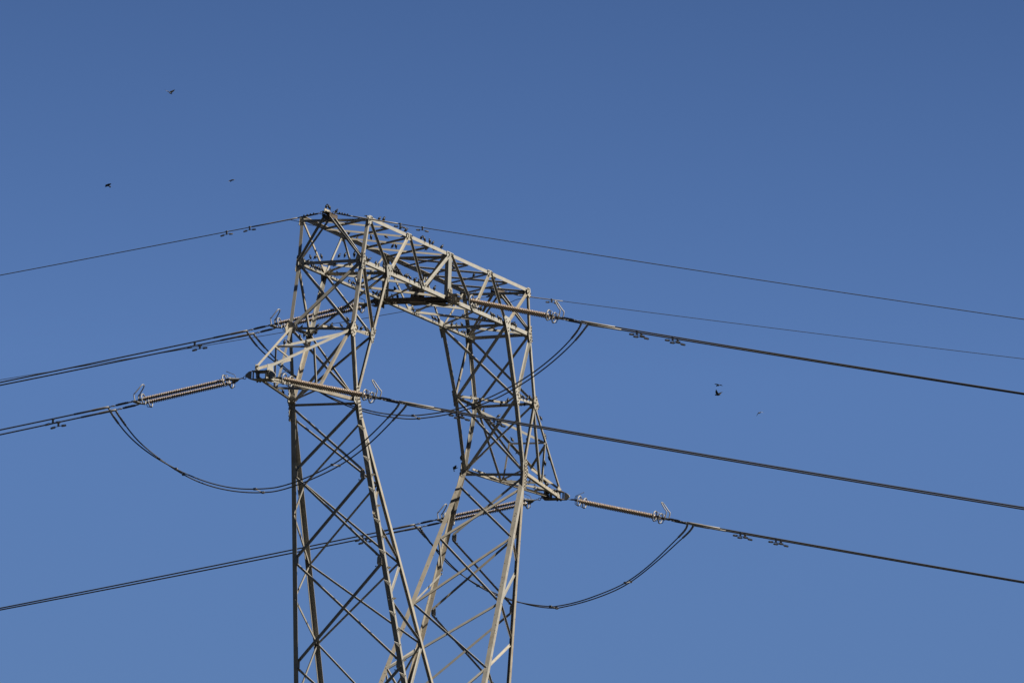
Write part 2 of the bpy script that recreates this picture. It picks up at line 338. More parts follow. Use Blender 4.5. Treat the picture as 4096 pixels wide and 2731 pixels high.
# columns
for sx in (-1, 1):
    S = SXN[sx]; sd_ = SIDE[sx]; ox = X*sx
    g = lambda k, f: N(k+S+f)
    for sy in (-1, 1):
        f = SYN[sy]; F = FACE[sy]; n = Y*sy; tagp = F+' %s column' % sd_
        member('outer_leg', g('B0', f)+n*.06, g('J', f)+n*.06, -ox, -n, .14, .015, tagp+' outer leg above the arm', center=0)
        member('outer_leg', g('J', f)+n*.06, g('W', f)+n*.06, -ox, -n, .14, .015, tagp+' outer leg beside the arm', center=0)
        big = .15
        member('inner_leg', g('B1', f)+n*.06, g('K', f)+n*.06, ox, -n, big, .015, tagp+' inner leg above the arm', center=0, mat=STEEL_WORN)
        member('inner_leg', g('K', f)+n*.06, g('W', f)+n*.06, ox, -n, big, .015, tagp+' inner leg beside the arm', center=0, mat=STEEL_WORN)
        brace('side_strut', g('J', f), g('K', f), n, F+' side strut of the %s column' % sd_, a=.10, flip=up_flip(g('J', f), g('K', f), n, Z), trim=.05)
        brace('side_strut', g('B0', f), g('K', f), n, F+' slanting brace of the %s column' % sd_, a=.115, flip=up_flip(g('B0', f), g('K', f), n, X), out=True, trim=.03, layer=-1)
        # lower legs run down to the crotch of the tower
        W = g('W', f); N3 = g('N3', f); M3 = g('M3', f)
        dO = (N3-W)/(N3[2]-W[2]); dI = (M3-W)/(M3[2]-W[2])
        Oe = W+dO*(-20.0-W[2]); Ie = W+dI*(-20.0-W[2]); Ie[0] = sx*.05
        member('lower_outer_leg', W+dO*.35+n*.10, Oe+n*.10, -ox, -n, .19, .018, tagp+' outer leg below the arm', mat=STEEL if sx < 0 else STEEL_WORN)
        member('lower_inner_leg', W+dI*.25+n*.10, Ie+n*.10, ox, -n, .185, .018, tagp+' inner leg below the arm', mat=STEEL if sx < 0 else STEEL_WORN)
        ND['OE'+S+f] = Oe; ND['IE'+S+f] = Ie
        O15 = lerp(g('N1', f), g('N2', f), .47); O25 = lerp(g('N2', f), g('N3', f), .36); O35 = lerp(g('N3', f), Oe, .3)
        O05 = lerp(W, g('N1', f), .62)
        zz = [g('M1', f), O15, g('M2', f), O25, g('M3', f), O35]
        for i in range(5):
            P, Q = zz[i], zz[i+1]
            brace('leg_zigzag', P, Q, n, F+' zigzag bar %d down the %s leg' % (i+1, sd_), a=.08, flip=up_flip(P, Q, n, X), out=True, trim=.05, layer=-2)
    # transverse faces
    nO = ox; nI = -ox
    def tr(name, A, B, n, desc, a=.09, layer=0, flip=None, mat=STEEL, trim=.08):
        w = (Z*.35-Y) if flip is None else flip
        away = sx > 0 and np.dot(n, X) > 0      # on the far face the free flange points away from the tower
        brace(name, A, B, n, desc, a=a, flip=up_flip(A, B, n, w*(-1 if away else 1)), out=bool(away), trim=trim, layer=layer, mat=mat)
    tr('outer_strut', g('B0', 'b'), g('B0', 'f'), nO, 'outer strut at the bridge %s end' % sd_, a=.12, trim=.02, layer=-1)
    tr('outer_strut', g('J', 'b'), g('J', 'f'), nO, 'outer strut at the %s arm top' % sd_, a=.10, trim=.02)
    tr('outer_strut', g('W', 'b')-Z*.12, g('W', 'f')-Z*.12, nO, 'outer strut at the %s column waist' % sd_, a=.10, trim=.02)
    tr('outer_cross', g('B0', 'b'), g('J', 'f'), nO, 'outer cross brace of the upper %s column' % sd_, a=.10)
    tr('outer_cross', g('J', 'b'), g('B0', 'f'), nO, 'outer cross brace of the upper %s column' % sd_, a=.11, layer=-1)
    tr('outer_cross', g('J', 'b'), g('W', 'f'), nO, 'outer cross brace beside the %s arm' % sd_, a=.09)
    tr('outer_cross', g('W', 'b'), g('J', 'f'), nO, 'outer cross brace beside the %s arm' % sd_, a=.09, layer=1)
    tr('inner_strut_bar', g('B1', 'b'), g('B1', 'f'), nI, 'inner strut above the %s column' % sd_, a=.11, trim=.02)
    tr('inner_cross', g('B1', 'b'), g('K', 'f'), nI, 'inner cross brace of the upper %s column' % sd_, a=.10)
    tr('inner_cross', g('B1', 'f'), g('K', 'b'), nI, 'inner cross brace of the upper %s column' % sd_, a=.10, layer=1)
    tr('inner_cross', g('K', 'b'), g('W', 'f'), nI, 'inner cross brace beside the %s arm' % sd_, a=.09)
    tr('inner_cross', g('K', 'f'), g('W', 'b'), nI, 'inner cross brace beside the %s arm' % sd_, a=.10, layer=1)
    mid = lerp(g('J', 'b'), g('J', 'f'), .5)
    for f in 'bf':
        brace('plan_brace', g('K', f), mid, -Z, 'level brace inside the %s column' % sd_, a=.09, flip=up_flip(g('K', f), mid, -Z, -Y), trim=.05, layer=2)
    lev = [('W', 'N1'), ('N1', 'N2'), ('N2', 'N3'), ('N3', 'OE')]
    for i, (p, q) in enumerate(lev):
        dz = -.25 if i == 0 else -.08
        dz2 = .1
        tr('outer_cross', g(p, 'b')+Z*dz, g(q, 'f')+Z*dz2, nO, 'outer cross brace %d down the %s leg' % (i+1, sd_), a=.085, trim=.03)
        tr('outer_cross', g(p, 'f')+Z*dz, g(q, 'b')+Z*dz2, nO, 'outer cross brace %d down the %s leg' % (i+1, sd_), a=.095, layer=1, trim=.03)
    lev = [('W', 'M1'), ('M1', 'M2'), ('M2', 'M3'), ('M3', 'IE')]
    for i, (p, q) in enumerate(lev):
        A0, A1 = g(p, 'b'), g(p, 'f')
        if i == 0: A0 = lerp(A0, g('M1', 'b'), .22); A1 = lerp(A1, g('M1', 'f'), .26)
        tr('inner_cross', A0, g(q, 'f'), nI, 'inner cross brace %d down the %s leg' % (i+1, sd_), a=.085, trim=.03)
        tr('inner_cross', A1, g(q, 'b'), nI, 'inner cross brace %d down the %s leg' % (i+1, sd_), a=.085, layer=1, trim=.03)
    # cross-arm: F/B swap between the two arms (the tower looks the same turned half round)
    A = N('A'+S+'c'); ff, fb = ('f', 'b') if sx < 0 else ('b', 'f'); q = -1 if sx < 0 else 1
    inx = -ox
    tbF = A+inx*.18+Y*(-.22 if ff == 'f' else .22)-Z*.05; tbB = A+inx*.05+Y*(.22 if ff == 'f' else -.22)-Z*.05
    ttF = A+inx*.42+Y*(-.2 if ff == 'f' else .2)+Z*.42; ttB = A+inx*.02+Y*(.2 if ff == 'f' else -.2)+Z*.36
    JF, JB, WF, WB = g('J', ff), g('J', fb), g('W', ff), g('W', fb)
    nf = Y*(-1 if ff == 'f' else 1)
    an = '%s arm' % sd_
    FW = {'f': 'front', 'b': 'back'}
    def armch(nm, P, Q, nside, up, desc, a=.12):
        member(nm, P, Q, up, -nside, a, .013, desc, center=.3)
    armch('arm_bottom_chord', WF, tbF, nf, Z, FW[ff]+' bottom chord of the '+an, .13)
    armch('arm_bottom_chord', WB, tbB, -nf, Z, FW[fb]+' bottom chord of the '+an, .13)
    armch('arm_top_chord', JF, ttF, nf, -Z, FW[ff]+' top chord of the '+an, .085)
    armch('arm_top_chord', JB, ttB, -nf, -Z, FW[fb]+' top chord of the '+an, .10)
    TBm = lerp(JB, ttB, .45); TFm = lerp(JF, ttF, .45); TF7 = lerp(JF, ttF, .76)
    BFm = lerp(WF, tbF, .42); BBm = lerp(WB, tbB, .5); BB8 = lerp(WB, tbB, .8); BF2 = lerp(WF, tbF, .82)
    up_n = Z
    def ab(P, Q, n, d, a=.075, w=np.array([-.6, -.8, 0]), lay=0): brace('arm_brace', P, Q, n, d+' of the '+an, a=a, flip=up_flip(P, Q, n, w), trim=.03, layer=lay)
    ab(TBm, TFm, Z, 'level top bar'); ab(TBm, TF7, Z, 'slanting top bar', lay=1)
    ab(ttB, TF7, Z, 'outermost top bar', a=.10, lay=2); ab(TBm, JF, Z, 'long top bar', a=.10, lay=2)
    ab(JF, BFm, nf, FW[ff]+' long hanger', a=.10, w=-X); ab(TFm, BFm+ox*.15, nf, FW[ff]+' short hanger', w=-X)
    ab(JB, BBm, -nf, FW[fb]+' long hanger', a=.10, w=-X); ab(TBm, BBm+ox*.15, -nf, FW[fb]+' short hanger', w=-X)
    ab(BBm, BFm, -Z, 'level bottom bar', a=.085); ab(BB8, BFm, -Z, 'long bottom bar', lay=1)
    ab(WB, BFm, -Z, 'root bottom bar', lay=2); ab(BFm, lerp(WB, WF, .88), -Z, 'short knee bar', lay=3)
    ab(BB8, BF2, -Z, 'tip bottom bar', lay=3)
    # tip: two plates, a box of stiffeners, side cheeks and a clevis lug each way
    m = MB()
    for dz in (-.16, .16):
        poly = [A+inx*.62+Y*.34+Z*dz, A+inx*.62-Y*.34+Z*dz, A+inx*.1-Y*.42+Z*dz, A+ox*.06-Y*.36+Z*dz, A+ox*.06+Y*.36+Z*dz, A+inx*.1+Y*.42+Z*dz]
        m.prism(poly, (0, 0, 0), (0, 0, .022))
    for yy in (-.20, .16): m.box(A+inx*.12+Y*yy, (X, Y, Z), (.14, .012, .155))
    for yy in (-.34, .32): m.tube([A+inx*.02+Y*yy-Z*.15, A+inx*.02+Y*yy+Z*.15], .03)
    for yy in (-.30, -.15, .02, .18, .3):
        for dz in (-.19, .20): m.box(A+inx*(.16+.25*(yy > 0))+Y*yy+Z*dz, (X, Y, Z), (.028, .028, .03))
    m.build('arm_tip_box', PLATE if sx < 0 else DIRTY, tower, A)
    m = MB()
    for sgn in (1, -1):
        poly = [A+inx*.02+Y*.24*sgn+Z*.18, A+inx*.02+Y*.24*sgn+Z*(.44 if sx < 0 else .30), A+inx*.50+Y*.28*sgn+Z*(.47 if sx < 0 else .36), A+inx*.62+Y*.30*sgn-Z*.14, A+inx*.35+Y*.26*sgn-Z*.155]
        m.prism(poly, (0, 0, 0), Y*.016*sgn)
    m.build('arm_tip_plate', PLATE if sx < 0 else STEEL_WORN, tower, A)
    for sgn in (1, -1):
        m = MB(); c = A+Y*sgn*.40
        poly = [c-Z*.17, c+Z*.17, c+Y*sgn*.10+Z*.13, c+Y*sgn*.22+Z*.03, c+Y*sgn*.22-Z*.03, c+Y*sgn*.10-Z*.13]
        m.prism([p-X*.05 for p in poly], (0, 0, 0), X*.1)
        m.build('clevis_lug', ALU, tower, c)
    # peak bracket with paired legs
    P = N('P'+S+'c')
    for f, sgn in (('b', 1), ('f', -1)):
        for k, dx in enumerate((-.07, .09)):
            member('peak_leg', P+inx*.15+X*dx*3.2+Y*sgn*.14-Z*.12, g('B0', f)+X*dx*.8+Z*.16, X*(1 if k else -1), Y*-sgn, .085, .011, FACE[sgn]+' peak leg on the %s end' % sd_, center=0)
    m = MB()
    m.box(P+inx*.2+Z*.0, (X, Y, Z), (.46, .16, .015)); m.box(P+inx*.2+Y*.15-Z*.1, (X, Y, Z), (.42, .012, .065)); m.box(P+inx*.2-Y*.15-Z*.1, (X, Y, Z), (.42, .012, .065))
    m.box(P+ox*.10-Z*.20, (X, Y, Z), (.06, .07, .10)); m.box(P+inx*.05-Z*.16, (X, Y, Z), (.16, .14, .012))
    m.build('peak_bracket', DIRTY, tower, P)
    m = MB(); m.box(P+ox*.10+Z*.06, (X, Y, Z), (.30, .012, .075)); m.box(P+ox*.10+Z*.02, (X, Y, Z), (.28, .10, .012)); m.build('peak_cap_plate', PLATE, tower, P); reg(P+ox*.3+Z*.17, P+inx*.4+Z*.17, .03, 'peak bracket at the %s end' % sd_)

# middle phase beam, front and back hanger brackets
m = MB()
for dx in (-.2, .2):
    m.box(np.array([dx, 0, -.03]), (X, Y, Z), (.012, 1.62, .075)); m.box(np.array([dx*1.25, 0, .039]), (X, Y, Z), (.055, 1.62, .010)); m.box(np.array([dx*1.25, 0, -.099]), (X, Y, Z), (.055, 1.62, .010))
for yy in (-.9, -.3, .3, .9): m.box(np.array([0, yy, -.03]), (X, Y, Z), (.187, .012, .09))
m.build('phase_beam', DIRTY, tower, (0, 0, 0)); reg((0, 1.6, .08), (0, -1.6, .08), .04, 'brown beam under the bridge middle')
m = MB(); m.prism([(-.5, .3, -.145), (.5, .3, -.145), (.3, -.5, -.145), (-.3, -.5, -.145)], (0, 0, 0), (0, 0, -.014)); m.build('tie_plate', DIRTY, tower, (0, 0, -.15))
for k in range(7): m.box((rng.uniform(-.25, .25), rng.uniform(-.4, .25), -.17), (X, Y, Z), (.03, .03, .035))
m = MB(); m.prism([(-.3, -.55, -.17), (.75, -.9, -.17), (.55, -1.25, -.17), (-.2, -1.3, -.17)], (0, 0, 0), (0, 0, -.014)); m.build('tie_plate', DIRTY, tower, (.2, -.9, -.17))
m = MB()
m.prism([(0, -.25, .1), (0, .25, .1), (0, .14, .75), (0, -.14, .75)], (0, 0, 0), (.014, 0, 0))
m.prism([(.13, -.25, .1), (.13, .25, .1), (.13, .14, .75), (.13, -.14, .75)], (0, 0, 0), (.014, 0, 0))
m.build('beam_gusset', DIRTY, tower, (0, 0, .4))
for sgn in (-1, 1):
    y0 = sgn*1.47
    m = MB()
    m.prism([(-.27, y0, -.27), (.30, y0, -.27), (.30, y0, -.02), (.13, y0, .46), (-.13, y0, .46), (-.27, y0, .05)], (0, 0, 0), (0, .014*sgn, 0))
    for dx in (-.22, .22):
        m.prism([(dx, y0, -.22), (dx, y0, .24), (dx, y0+sgn*.06, .24), (dx, y0+sgn*.32, .02), (dx, y0+sgn*.32, -.10), (dx, y0+sgn*.1, -.22)], (0, 0, 0), (.016, 0, 0))
    m.box((0, y0+sgn*.22, .16), (X, Y, Z), (.23, .14, .012)); m.box((0, y0+sgn*.22, -.2), (X, Y, Z), (.23, .16, .012))
    m.tube([(0, y0+sgn*.26, -.2), (0, y0+sgn*.26, .16)], .035)
    m.prism([(-.03, y0+sgn*.2, -.1), (-.03, y0+sgn*.2, .12), (-.03, y0+sgn*.5, .03), (-.03, y0+sgn*.5, -.05)], (0, 0, 0), (.06, 0, 0))
    for dz in (.26, .35):
        for dx in (-.06, .06): m.box((dx, y0+sgn*.02, dz), (X, Y, Z), (.03, .03, .03))
    m.build('hanger_bracket', PLATE if sgn < 0 else DIRTY, tower, (0, y0, 0))

# gusset plates with bolts, shaped by the bars that meet there
def hull2(P):
    P = sorted(set(map(tuple, np.round(P, 4))))
    def half(pts):
        h = []
        for p in pts:
            while len(h) > 1 and (h[-1][0]-h[-2][0])*(p[1]-h[-2][1])-(h[-1][1]-h[-2][1])*(p[0]-h[-2][0]) <= 0: h.pop()
            h.append(p)
        return h
    lo, up = half(P), half(P[::-1]); return lo[:-1]+up[:-1]
def gusset(C, n, L=.34, mat=PLATE, w=.07, bolts=True, out=.006):
    C = np.asarray(C, float); n = unit(n)
    a = np.cross(n, Z); a = unit(a) if np.linalg.norm(a) > .2 else X
    b = np.cross(n, a); pts = []; dirs = []
    for mm in MEM:
        for e, o in ((mm['P'], mm['Q']), (mm['Q'], mm['P'])):
            if np.linalg.norm(e-C) < .42:
                d = unit(o-e)
                if abs(np.dot(d, n)) < .3:
                    e2 = np.array([np.dot(e-C, a), np.dot(e-C, b)])*.5; d2 = unit([np.dot(d, a), np.dot(d, b)]); p2 = np.array([-d2[1], d2[0]])
                    for s in (-1, 1): pts += [e2+d2*L+p2*w*s, e2+p2*w*s]
                    dirs.append((e2, d2))
    if len(dirs) < 2: return
    h = hull2(pts); m = MB()
    m.prism([C+a*p[0]+b*p[1]+n*out for p in h], (0, 0, 0), n*.012)
    o = m.build('gusset_plate', mat, tower, C)
    if bolts:
        k = MB()
        for e2, d2 in dirs:
            for s in (.14, .27):
                q = e2+d2*s; c = C+a*q[0]+b*q[1]+n*(out+.028)
                k.box(c, (a, b, n), (.021, .021, .018))
        ko = k.build('plate_bolts', BOLT, o, C); ko['kind'] = 'stuff'
    return o
for sy in (-1, 1):
    f = SYN[sy]; n = Y*sy
    for S in 'LR':
        for kx, L in (('B0', .34), ('B1', .42), ('J', .3), ('K', .34), ('W', .40), ('T0', .30), ('T1', .25), ('Q', .27)):
            gusset(N(kx+S+f), n, L, out=.068 if kx not in ('T1', 'Q') else .02)
    gusset(N('T2C'+f), n, .36)
for S, sx in (('L', -1), ('R', 1)):
    for f in 'bf':
        for kx in ('B0', 'J', 'N1', 'N2', 'N3'): gusset(N(kx+S+f), X*sx, .25 if kx in ('B0', 'J') else .17, w=.055)
        for kx in ('M1', 'M2', 'M3', 'K', 'B1'): gusset(N(kx+S+f), -X*sx, .22 if kx in ('K', 'B1') else .15, w=.05)
        for z_ in (0,):
            # splice plate with two rows of bolts over the waist on the front and back faces
            W = N('W'+S+f); sy = 1 if f == 'b' else -1; n = Y*sy
            d = unit(N('N1'+S+f)-W); m = MB(); kb = MB()
            side = unit(np.cross(n, d))
            c0 = W+n*.115
            m.prism([c0-side*.13-d*.55, c0+side*.13-d*.55, c0+side*.15+d*.75, c0-side*.15+d*.75], (0, 0, 0), n*.012)
            o = m.build('splice_plate', PLATE, tower, W)
            for i in range(9):
                for s in (-1, 1):
                    kb.box(c0+d*(-.48+i*.145)+side*.075*s+n*.03, (side, d, n), (.024, .024, .022))
            ko = kb.build('plate_bolts', BOLT, o, W); ko['kind'] = 'stuff'

# step brackets up the nearest leg
W = N('WLf'); N3 = N('N3Lf'); d = unit(N3-W)
for i in range(17):
    P = W-Y*.1+d*(1.1+i*.62); m = MB()
    if P[2] < -19: break
    if i % 2 == 0:
        m.prism([P-X*.02+Y*.02+d*.10, P-X*.02+Y*.02-d*.06, P-X*.10+Y*.15-d*.12, P-X*.10+Y*.15-d*.10], (0, 0, 0), d*.015-X*.012)
    else:
        m.prism([P-Y*.03+X*.05-d*.05, P-Y*.03+X*.05+d*.05, P-Y*.14+X*.16-d*.03], (0, 0, 0), d*.03)
    m.box(P-Y*.03+X*.06, (X, Y, Z), (.02, .02, .02))
    m.build('step_bracket', PLATE, tower, P)

# lower body of the tower down to the ground (below the picture)
foot = {}
for sx in (-1, 1):
    for sy in (-1, 1):
        S = SXN[sx]; f = SYN[sy]
        Oe = N('OE'+S+f); ft = np.array([sx*7.0, sy*6.6, -H+.3]); foot[(sx, sy)] = ft
        member('body_leg', Oe, ft, -X*sx, -Y*sy, .22, .02, 'body leg')
        member('crotch_strut', Oe, N('IE'+S+f), Z, -Y*sy, .14, .014, 'crotch strut')
        m = MB(); m.box((ft[0], ft[1], -H+.1), (X, Y, Z), (.6, .6, .45)); m.build('footing', CONC, tower, ft)
def bleg(sx, sy, t): return lerp(N('OE'+SXN[sx]+SYN[sy]), foot[(sx, sy)], t)
for i in range(4):
    t0, t1 = i/4, (i+1)/4
    for s in (-1, 1):
        for (a_, b_) in ((-1, 1), (1, -1)):
            brace('body_brace', bleg(a_, s, t0), bleg(b_, s, t1), Y*s, 'body brace', a=.11)
            brace('body_brace', bleg(s, a_, t0), bleg(s, b_, t1), X*s, 'body brace', a=.11)

# ------------------------------------------------------------------ line hardware
PX = {'L': N('ALc')[0], 'C': 0.0, 'R': N('ARc')[0]}
WHERE = {('L', -1): 'running left from the left arm tip', ('L', 1): 'running right from the left arm tip', ('C', -1): 'running left from the bridge middle', ('C', 1): 'running right from the bridge middle', ('R', -1): 'running left from the right arm tip', ('R', 1): 'running right from the right arm tip'}
# photographed ends: lug, middle of the two conductor clamps, two conductor points at the picture's edge
LINES = {('L', -1): ((985, 1509), (450, 1633), (0, 1719), (0, 1738)), ('L', 1): ((1076, 1506), (1610, 1611), (4096, 2029), (4096, 2036)),
         ('C', -1): ((1500, 1209), (1003, 1328), (0, 1529), (0, 1540.5)), ('C', 1): ((1826, 1193), (2337, 1291), (4096, 1573), (4096, 1577)),
         ('R', -1): ((2164, 1994), (1671, 2102), (0, 2431), (0, 2438)), ('R', 1): ((2259, 1993), (2760, 2094), (4096, 2325.5), (4096, 2330))}
TW = .34
def insul_mesh(A, B):
    """shed profile turned about the line A-B"""
    A = np.asarray(A); B = np.asarray(B); L = np.linalg.norm(B-A); d = (B-A)/L
    k = max(20, int(round(L/.076))); m = MB(); pts = []; rs = []
    p = L/k
    for i in range(k):
        for (u, r) in ((.0, .034), (.40, .036), (.50, .078), (.60, .090), (.72, .088), (.78, .036)):
            pts.append(A+d*(i+u)*p); rs.append(r)
    pts.append(B); rs.append(.045)
    m.tube(pts, rs, 16); return m
COND = {}
def cat_rom(P, n=8):
    P = [np.asarray(p, float) for p in P]; Q = [2*P[0]-P[1]]+P+[2*P[-1]-P[-2]]; out = []
    for i in range(1, len(Q)-2):
        for k in range(n):
            t = k/n; a, b, c, e = Q[i-1], Q[i], Q[i+1], Q[i+2]
            out.append(.5*((2*b)+(-a+c)*t+(2*a-5*b+4*c-e)*t*t+(-a+3*b-3*c+e)*t**3))
    out.append(P[-1]); return out
for (ph, sg), (lug, clamp, e1, e2) in LINES.items():
    Xp = PX[ph]; A = at_x(*lug, Xp); B = at_x(*clamp, Xp); L = np.linalg.norm(B-A); d = (B-A)/L
    upv = unit(np.cross(X, d)); upv = upv if upv[2] > 0 else -upv
    root = empty('insulator_string', A, 'twin ribbed brown insulators '+WHERE[(ph, sg)], 'insulator', 'tension insulator strings')
    P = lambda u, x=0.0, h=0.0: A+d*(u*L)+X*x+upv*h
    m = MB(); m.ring(P(.012), X, .055, .014, 14); m.ring(P(.030), upv, .055, .014, 14); m.tube([P(.04), P(.062)], .022)
    lugp = N('A'+ph+'c')-Y*sg*.60 if ph != 'C' else np.array([0, -sg*1.93, -.01])
    m.tube([lugp, A], .018)
    m.build('shackle_link', IRON, root, P(.03))
    m = MB(); m.prism([P(.052, -.06), P(.052, .06), P(.095, TW+.06), P(.115, TW+.04), P(.115, -TW-.04), P(.095, -TW-.06)], (0, 0, 0), upv*.03)
    m.build('yoke_plate', IRON, root, P(.08))
    m = MB(); m.prism([P(.800, -TW-.05), P(.800, TW+.05), P(.812, TW+.08), P(.832, TW+.05), P(.832, -TW-.05), P(.812, -TW-.08)], (0, 0, 0), upv*.025)
    m.build('yoke_plate', ALU, root, P(.8))
    for s in (-1, 1):
        x = s*TW
        m = MB(); m.tube([P(.10, x), P(.135, x)], .026); m.box(P(.118, x), (d, X, upv), (.05, .045, .045)); m.build('end_cap', IRON, root, P(.12, x))
        m = MB(); m.tube([P(.745, x), P(.815, x)], .024); m.box(P(.768, x), (d, X, upv), (.05, .045, .045)); m.build('end_cap', IRON, root, P(.768, x))
        insul_mesh(P(.135, x), P(.745, x)).build('insulator', PORC, root, P(.44, x))
        for u, s2 in ((.138, 1), (.742, -1)):
            m = MB(); m.ring(P(u, x), d, .205, .027, 30, 10, up=upv)
            m.tube([P(u, x, .215), P(u-.025*s2, x, .17), P(u-.03*s2, x, .02)], .014, 6); m.tube([P(u, x, -.215), P(u-.025*s2, x, -.17), P(u-.03*s2, x, -.02)], .014, 6)
            m.build('corona_ring', ALU, root, P(u, x))
        xc = s*TW*1.06
        m = MB(); m.tube([P(.83, x), P(.855, xc)], .028); m.box(P(.9, xc), (d, X, upv), (.046*L, .026, .034)); m.tube([P(.85, xc), P(.95, xc)], .022)
        for k in range(6): m.box(P(.872+.011*k, xc, .036), (d, X, upv), (.015, .02, .014))
        m.ring(P(.968, xc), upv, .065, .016, 16); m.tube([P(.95, xc), P(.962, xc)], .02); m.tube([P(.978, xc), P(1.0, xc)], .022); m.build('turnbuckle', IRON, root, P(.9, xc))
    m = MB()
    if True:
        H0 = [P(.815, -.22), P(.815, -.22, .28), P(.80, -.21, .36), P(.765, -.15, .55), P(.752, -.08, .63), P(.752, .08, .63), P(.765, .15, .55), P(.80, .21, .36), P(.815, .22, .28), P(.815, .22)]
        m.tube(cat_rom(H0, 6), .024, 8); m.build('arcing_horn', ALU, root, P(.8, 0, .3))
        m = MB(); m.tube([P(.075, 0, .02), P(.08, 0, .20), P(.088, 0, .23), P(.135, -.0, .40)], .012, 6); m.ring(P(.136, 0, .402), d, .012, .012, 8)
        m.build('arcing_rod', IRON, root, P(.08, 0, .2))
    # the two conductors
    for q, (s, e) in enumerate(((-1, e1), (1, e2))):
        xx = Xp+s*TW*1.06; c = B+X*s*TW*1.06; E_ = at_x(*e, xx)
        dy = E_[1]-c[1]; c2 = 3.2e-4
        k1 = (E_[2]-c[2])/dy - c2*dy                # slope so that the parabola passes through both points
        fz = lambda y, c=c, k1=k1, c2=c2: c[2]+k1*(y-c[1])+c2*(y-c[1])**2
        COND[(ph, sg, q)] = (xx, fz, c)
        ys = [c[1]+sg*(-1)*t for t in ([0.55]+list(np.linspace(1.0, 30, 40))+list(np.linspace(34, 260, 40)))]
        pair = 'nearer' if q == 0 else 'farther'
        cr = empty('conductor_cable', c, '%s of the twin dark cables %s' % (pair, WHERE[(ph, sg)]), 'power cable', 'twin conductors')
        m = MB(); m.tube([(xx, y, fz(y)) for y in ys], .030, 8); m.build('cable', CABLE, cr, c)
        m = MB(); yc = [c[1]-sg*t for t in (0.0, .2, .7, .72, 1.45)]
        m.tube([(xx, y, fz(y)) for y in yc], [.04, .046, .046, .038, .038], 10); m.build('tension_clamp', CLAMP, cr, c)
# note: sg = -1 runs towards +y (left in the picture), sg = +1 towards -y

def zoom(o, s, pts): return [(o[0]+x/s, o[1]+y/s) for x, y in pts]
JUMP = {
 'L': [zoom((0, 1200), 1.8443, [(812, 800), (822, 840), (850, 875), (880, 920), (950, 1010), (1050, 1095), (1150, 1165), (1295, 1248), (1450, 1318), (1600, 1368), (1750, 1392), (1850, 1397), (2000, 1386)])+zoom((1100, 1600), 2.904, [(0, 1020), (200, 968), (400, 888), (640, 775), (830, 650), (1060, 462), (1200, 322), (1320, 195), (1385, 125), (1440, 62), (1447, 25)]),
       zoom((0, 1200), 1.8443, [(858, 812), (868, 845), (905, 890), (950, 960), (1000, 1018), (1050, 1070), (1150, 1152), (1310, 1268), (1450, 1340), (1600, 1390), (1750, 1415), (1890, 1424), (2010, 1413)])+zoom((1100, 1600), 2.904, [(0, 1060), (200, 1013), (400, 930), (700, 800), (880, 678), (1070, 538), (1250, 362), (1380, 222), (1450, 150), (1505, 95), (1518, 45)])],
 'C': [zoom((0, 1200), 1.8443, [(1827, 228), (1832, 255), (1870, 310), (1920, 370), (1975, 415)])+zoom((1000, 1250), 2.904, [(200, 500), (300, 580), (420, 680), (560, 775), (800, 925), (1050, 1040), (1300, 1122), (1500, 1168), (1700, 1193), (1900, 1196)])+zoom((1650, 1550), 2.904, [(0, 327), (200, 310), (400, 277), (550, 240), (750, 180), (950, 92)])+zoom((1650, 1100), 2.904, [(1180, 1282), (1400, 1140), (1600, 985), (1780, 820), (1890, 685), (1955, 600), (1965, 548)]),
       zoom((0, 1200), 1.8443, [(1878, 240), (1885, 270), (1915, 310)])+zoom((1000, 1250), 2.904, [(230, 470), (330, 572), (440, 675), (600, 790), (820, 940), (1050, 1060), (1300, 1147), (1500, 1195), (1700, 1228), (1900, 1238)])+zoom((1650, 1550), 2.904, [(0, 362), (200, 350), (450, 305), (620, 260), (850, 180), (1000, 120)])+zoom((1650, 1100), 2.904, [(1200, 1312), (1400, 1190), (1650, 1000), (1850, 808), (1950, 695), (2010, 610), (2025, 565)])],
 'R': [zoom((1500, 2000), 2.145, [(367, 213), (372, 245), (400, 285), (435, 318), (500, 388), (560, 452), (640, 545), (720, 625), (860, 725), (1000, 800), (1100, 838), (1230, 882), (1480, 916), (1640, 912)])+zoom((2150, 1900), 2.904, [(110, 1527), (250, 1520), (450, 1480), (650, 1412), (850, 1330), (1010, 1268), (1200, 1132), (1400, 962), (1550, 800), (1670, 690), (1715, 640), (1745, 590), (1748, 558)]),
       zoom((1500, 2000), 2.145, [(385, 212), (392, 245), (415, 285), (445, 325), (560, 480), (620, 545), (740, 645), (900, 738), (1050, 808), (1200, 866), (1350, 905), (1480, 930), (1640, 922)])+zoom((2150, 1900), 2.904, [(150, 1548), (350, 1525), (600, 1460), (850, 1362), (1050, 1280), (1250, 1110), (1450, 952), (1600, 800), (1720, 700), (1765, 655), (1800, 610), (1805, 570)])]}
JN = {'L': 'under the left arm tip', 'C': 'between the two columns', 'R': 'behind the right column'}
JCURVE = {}
